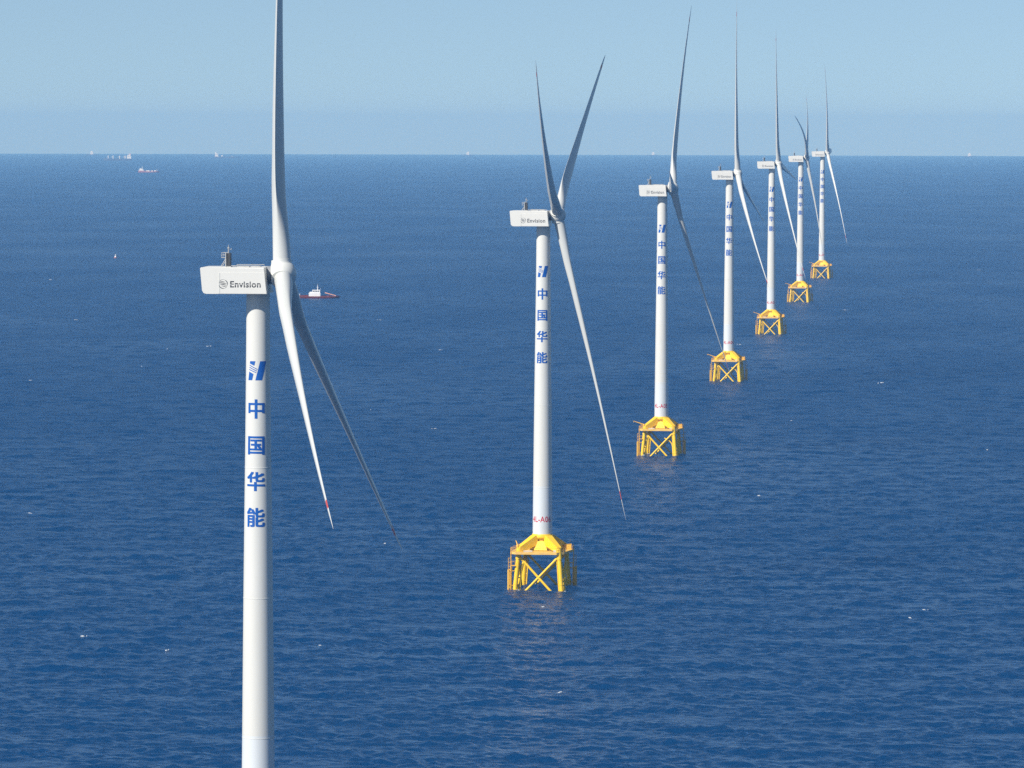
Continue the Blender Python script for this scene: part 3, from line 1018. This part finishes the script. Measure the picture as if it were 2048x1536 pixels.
# ------------------------------------------------------------------ ships and buoy
HULLRED = weathered('red_hull_paint', (0.17, 0.026, 0.018), (0.05, 0.015, 0.012), 0.5, 0.7, 0.3, (1, 1, 0.5))
HULLBLUE = weathered('dark_hull_paint', (0.05, 0.06, 0.10), (0.12, 0.05, 0.04), 0.5, 0.6, 0.1, (1, 1, 1))
SHIPRED = weathered('red_ship_paint', (0.36, 0.12, 0.11), (0.25, 0.12, 0.12), 0.5, 0.6, 0.2, (1, 1, 1))
SHIPWHITE = weathered('ship_white', (0.82, 0.82, 0.80), (0.5, 0.45, 0.4), 0.45, 0.4, 0.5, (1, 1, 0.3))
SHIPORANGE = weathered('crane_orange', (0.78, 0.42, 0.28), (0.5, 0.2, 0.15), 0.5, 0.5, 1.0, (1, 1, 1))
GLASS = principled('dark_glass', (0.02, 0.025, 0.03), 0.1)

def hull_mesh(name, L, B, D, bow, mat, sheer=0.0):
    """hull along x, bow at +x; z=0 waterline"""
    bm = bmesh.new()
    st = [-0.5, -0.47, -0.3, 0.0, 0.25, 0.38, 0.46, 0.5]
    wd = [0.80, 0.92, 1.0, 1.0, 0.97, 0.75, 0.38, 0.04]
    rings = []
    for s, w in zip(st, wd):
        t = max(0.0, (s - 0.2) / 0.3)
        dz = D + sheer * t * t
        wb = w * (0.85 - 0.45 * t)
        xb = s * L - bow * t * t * 0.35
        pts = [(xb, -B / 2 * wb, -D * 0.5), (s * L, -B / 2 * w, dz * 0.55), (s * L, -B / 2 * w, dz),
               (s * L, B / 2 * w, dz), (s * L, B / 2 * w, dz * 0.55), (xb, B / 2 * wb, -D * 0.5)]
        rings.append([bm.verts.new(p) for p in pts])
    for i in range(len(rings) - 1):
        for k in range(6):
            bm.faces.new((rings[i][k], rings[i][(k + 1) % 6], rings[i + 1][(k + 1) % 6], rings[i + 1][k]))
    bm.faces.new(rings[0][::-1]); bm.faces.new(rings[-1])
    return mesh_from(name, bm, mat)

def boxes_mesh(name, lst, mat, bev=0.0):
    bm = bmesh.new()
    for b in lst: box(bm, *b)
    if bev: bevel(bm, bev, 1)
    return mesh_from(name, bm, mat)

def tubes_mesh(name, lst, mat, n=8):
    bm = bmesh.new()
    for p0, p1, r0, r1 in lst: tube(bm, p0, p1, r0, r1, n)
    return mesh_from(name, bm, mat)

# red work boat behind the nearest turbine
wx, wy = -143.36, 3641.7
W = empty('work_boat', (wx, wy, drop(wx, wy)), math.radians(2))
tag(W, 'low dark red work boat with white deckhouse and slanting orange boom, behind the nearest rotor', 'work boat')
link('hull', hull_mesh('hull', 31.0, 7.5, 1.55, 2.5, HULLRED, 0.5), W)
sh = link('deckhouse', boxes_mesh('deckhouse', [(-7.6, 1.0, -2.8, 2.8, 1.4, 4.0), (-5.0, 0.8, -2.4, 2.4, 4.0, 6.2), (-7.0, -5.0, -2.0, 2.0, 4.0, 4.7)], SHIPWHITE, 0.08), W)
link('window', boxes_mesh('window', [(-4.6 + 1.25 * k, -3.7 + 1.25 * k, -2.43, -2.39, 4.95, 5.7) for k in range(4)], GLASS), sh)
link('mast', tubes_mesh('mast', [((-1.0, 0, 6.2), (-1.0, 0, 9.6), 0.28, 0.14), ((-1.0, 0, 9.6), (-1.0, 0, 10.8), 0.08, 0.05), ((-1.9, 0, 8.2), (-0.1, 0, 8.2), 0.08, 0.08), ((0.9, -1.8, 6.2), (1.1, -1.8, 7.6), 0.07, 0.05)], SHIPWHITE), W)
link('boom', tubes_mesh('boom', [((12.3, -0.6, 2.0), (4.3, -0.9, 4.1), 0.28, 0.42), ((12.3, -0.6, 2.0), (11.7, -0.6, 1.2), 0.3, 0.4)], SHIPORANGE), W)
for q in ((-14.8, -8.0, -3.3, -3.15, 1.5, 2.2), (-14.8, -8.0, 3.15, 3.3, 1.5, 2.2), (1.4, 9.0, -3.5, -3.35, 1.5, 1.9), (1.4, 9.0, 3.35, 3.5, 1.5, 1.9)):
    link('bulwark', boxes_mesh('bulwark', [q], HULLRED), W)
link('stern_post', tubes_mesh('stern_post', [((-14.2, -1.5, 1.5), (-14.2, -1.5, 3.4), 0.22, 0.18), ((-14.2, 1.5, 1.5), (-14.2, 1.5, 3.4), 0.22, 0.18)], SHIPWHITE), W)

# distant cargo ship with four deck cranes
def at_sea(px, py):
    """world point on the curved sea"""
    return px, py, drop(px, py)
B = empty('cargo_ship', at_sea(-1645.0, 20480.0), math.radians(183))
tag(B, 'hazy cargo ship with white bridge aft and four pale upright deck cranes near the horizon', 'cargo ship')
link('hull', hull_mesh('hull', 118, 20, 9.0, 6, HULLBLUE, 1.5), B)
link('bridge', boxes_mesh('bridge', [(-56, -38, -8.5, 8.5, 9, 20), (-54, -40, -9.5, 9.5, 20, 25)], SHIPWHITE, 0.3), B)
link('funnel', tubes_mesh('funnel', [((-52, 0, 24), (-52, 0, 31), 2.4, 2.0)], SHIPORANGE, 16), B)
link('mast', tubes_mesh('mast', [((-45, 0, 25), (-45, 0, 33), 0.5, 0.25)], SHIPWHITE), B)
for xx in (-31, -9, 19, 39):
    link('deck_crane', tubes_mesh('deck_crane', [((xx, 0, 9), (xx, 0, 22), 1.9, 1.6), ((xx, 0, 20), (xx + 9, 3, 13), 0.6, 0.4)], SHIPWHITE, 12), B)
# distant tanker
T_ = empty('tanker', at_sea(-1364.0, 23518.0), math.radians(2))
tag(T_, 'hazy tanker on the horizon, white bridge at its left end and a long low hull', 'tanker')
link('hull', hull_mesh('hull', 128, 22, 8.0, 6, HULLBLUE, 2.0), T_)
link('bridge', boxes_mesh('bridge', [(-60, -44, -9, 9, 8, 19), (-58, -47, -10, 10, 19, 24)], SHIPWHITE, 0.3), T_)
link('funnel', tubes_mesh('funnel', [((-57, 0, 23), (-57, 0, 30), 2.2, 1.8)], SHIPWHITE, 16), T_)
link('manifold', boxes_mesh('manifold', [(-30, -22, -6, 6, 8, 14.5), (20, 24, -2, 2, 8, 11)], SHIPWHITE, 0.2), T_)
link('mast', tubes_mesh('mast', [((-52, 0, 24), (-52, 0, 33), 0.5, 0.25)], SHIPWHITE), T_)
# red supply ship nearer than the horizon
S_ = empty('supply_ship', at_sea(-1036.0, 14003.0), math.radians(178))
S_.rotation_euler.z = 0
tag(S_, 'small red and white supply ship, bridge at left, seen below the hazy cargo ship', 'supply ship')
link('hull', hull_mesh('hull', 60, 13, 3.6, -3, SHIPRED, 1.0), S_)
link('bridge', boxes_mesh('bridge', [(-28.5, -15, -5.5, 5.5, 3.5, 8.2), (-26, -18, -5.0, 5.0, 8.2, 11.5)], SHIPWHITE, 0.2), S_)
link('forecastle', boxes_mesh('forecastle', [(-29.5, -12, -6.0, 6.0, 3.4, 5.4)], SHIPRED, 0.3), S_)
link('mast', tubes_mesh('mast', [((-19, 0, 11.5), (-19, 0, 18), 0.45, 0.25), ((23, 0, 3.6), (23, 0, 11), 0.6, 0.4), ((-20.5, 0, 15), (-17.5, 0, 15), 0.3, 0.3)], SHIPWHITE), S_)
link('deck_gear', boxes_mesh('deck_gear', [(-8, 2, -4, 4, 3.6, 6.0), (6, 12, -3, 3, 3.6, 5.4), (15, 20, -4, 4, 3.6, 6.4)], SHIPWHITE, 0.2), S_)
# specks along the horizon: far ships of which the white bridge stands out
def far_ship(x, y, label, L=110, flip=False):
    F = empty('distant_ship', at_sea(x, y), math.pi if flip else 0.0)
    tag(F, label, 'ship', 'far ships on the horizon')
    link('hull', shared('far_hull', lambda: hull_mesh('hull', 70, 26, 7, 4, HULLBLUE, 1.0)), F)
    link('bridge', shared('far_bridge', lambda: boxes_mesh('bridge', [(-12, 4, -11, 11, 7, 20), (-10, 2, -9, 9, 20, 24)], SHIPWHITE, 0.3)), F)
    return F
far_ship(-2397.0, 28054.0, 'tiny white ship speck on the horizon left of the ship with four deck cranes')
far_ship(-259.7, 28971.0, 'tiny white ship speck on the horizon between the nearest two turbines')
far_ship(868.4, 30503.0, 'tiny white ship speck on the horizon between the A06 and A05 turbines', flip=True)
far_ship(2719.0, 29218.0, 'tiny white ship speck on the horizon right of the last turbine')

# buoy
bx, by = -382.0, 4727.0
U = empty('buoy', (bx, by, drop(bx, by)), 0.4)
tag(U, 'small red and white buoy alone on the open sea, left of the nearest nacelle', 'buoy')
bm = bmesh.new(); lathe(bm, [(0.6, -1.0), (1.5, -0.6), (1.55, 0.6), (1.2, 0.9), (0.3, 1.0)], 24)
link('float', mesh_from('float', bm, SHIPRED, True), U)
bm = bmesh.new()
for q in range(4):
    c, s = math.cos(q * math.pi / 2), math.sin(q * math.pi / 2)
    tube(bm, (0.9 * c, 0.9 * s, 0.9), (0.3 * c, 0.3 * s, 3.0), 0.09, n=6)
lathe(bm, [(0.95, 1.0), (0.75, 2.0), (0.2, 2.02)], 16)
link('frame', mesh_from('frame', bm, SHIPWHITE), U)
bm = bmesh.new(); lathe(bm, [(0.3, 3.0), (0.32, 3.4), (0.1, 3.7)], 12)
link('lantern', mesh_from('lantern', bm, SHIPWHITE, True), U)

# ------------------------------------------------------------------ flecks of foam where small crests break
def foam():
    mt = principled('foam', (0.5, 0.53, 0.54), 0.8)
    bm = bmesh.new()
    rnd = random.Random(4)
    spots = [(104.7, 1284.4, 1.6), (110.5, 1309.7, 1.6), (122.5, 2147.2, 1.8), (-32.6, 2081.2, 2.4), (-159.9, 1625.1, 2.0), (-63.8, 2218.4, 1.4), (-36.6, 1665.3, 1.0), (-39.1, 1512.1, 1.4), (-108.2, 1234.2, 1.4), (-84.8, 1201.8, 0.9), (11.1, 1116.8, 1.6), (8.5, 1314.0, 1.6), (185.5, 2461.7, 2.0), (86.1, 1705.0, 1.8), (-197.5, 2610.6, 1.6), (-197.3, 2808.0, 1.6), (-176.8, 2847.0, 2.4), (-47.6, 1216.6, 0.9), (189.8, 1955.1, 1.2), (230.3, 2492.7, 1.4), (-41.3, 2810.0, 1.8), (51.5, 3247.5, 2.2), (-87.2, 3238.9, 2.0), (-287.5, 3226.8, 2.0), (-242.8, 2470.5, 1.5), (232.9, 3434.8, 2.4), (243.2, 2889.3, 1.8), (-39.3, 4079.4, 2.6), (-167.0, 5052.5, 3.0), (-381.7, 4053.2, 2.6), (419.2, 4400.4, 3.0), (-281.5, 3814.1, 2.2), (-248.4, 9319.2, 6.0), (134.0, 2883.3, 2.4)]
    # a little wash against the near legs of the two closest visible jackets
    for (x0, y0), L in ((POS[1], 1.5), (POS[2], 1.5)):
        for k in range(4):
            spots.append((x0 + CORN[k].x * 0.99 + (0.9, 0.7, -0.3, 0.5)[k], y0 + CORN[k].y * 0.99 - 0.9, L * (1.0, 0.7, 0.7, 0.9)[k]))
    for (x, y, L) in spots:
        z0 = drop(x, y)
        ang = rnd.uniform(-0.35, 0.35)
        for k in range(rnd.choice((1, 2, 2, 3))):
            ox, oy = rnd.uniform(-0.9, 0.9) * L * (k > 0), rnd.uniform(-1.5, 1.5) * (k > 0)
            l, w = L * rnd.uniform(0.25, 0.42) * (1 if k == 0 else 0.45), rnd.uniform(0.12, 0.24)
            n = 11
            ring = []
            for q in range(n):
                t = 2 * math.pi * q / n
                rr = rnd.uniform(0.65, 1.2)
                px, py = l * math.cos(t) * rr, w * math.sin(t) * rr * 1.6
                X = x + ox + px * math.cos(ang) - py * math.sin(ang)
                Y = y + oy + px * math.sin(ang) + py * math.cos(ang)
                ring.append((X, Y))
            hs = sea_height([p[0] for p in ring] + [x + ox], [p[1] for p in ring] + [y + oy], 0.6 * (y / 1000) ** 1.6)
            top = [bm.verts.new((X, Y, z0 + float(hh) + 0.06)) for (X, Y), hh in zip(ring, hs)]
            mid = bm.verts.new((x + ox, y + oy, z0 + float(hs[-1]) + 0.22))
            low = [bm.verts.new((v.co.x, v.co.y, v.co.z - 0.25)) for v in top]
            for q in range(n):
                bm.faces.new((top[q], top[(q + 1) % n], mid))
                bm.faces.new((low[q], low[(q + 1) % n], top[(q + 1) % n], top[q]))
    o = link('foam', mesh_from('foam', bm, mt, True))
    tag(o, 'scattered white flecks of foam on the small waves', 'foam', kind='stuff')
foam()

# ------------------------------------------------------------------ haze: one closed box of even air
def build_haze():
    bm = bmesh.new()
    box(bm, -50500, 50500, -50500, 50500, -215, 202)
    mt = bpy.data.materials.new('haze_air')
    mt.use_nodes = True
    nt = mt.node_tree
    for nd in list(nt.nodes):
        if nd.type != 'OUTPUT_MATERIAL': nt.nodes.remove(nd)
    pv = nt.nodes.new('ShaderNodeVolumePrincipled')
    pv.inputs['Color'].default_value = HAZE_COL
    pv.inputs['Density'].default_value = HAZE_DENSITY
    pv.inputs['Absorption Color'].default_value = (0.43, 0.42, 0.21, 1)
    pv.inputs['Anisotropy'].default_value = -0.1
    out = [nd for nd in nt.nodes if nd.type == 'OUTPUT_MATERIAL'][0]
    nt.links.new(pv.outputs['Volume'], out.inputs['Volume'])
    o = link('haze', mesh_from('haze', bm, mt))
    tag(o, kind='stuff')
HAZE_COL = (0.24, 0.53, 1.0, 1)
HAZE_DENSITY = 5.6e-5
build_haze()
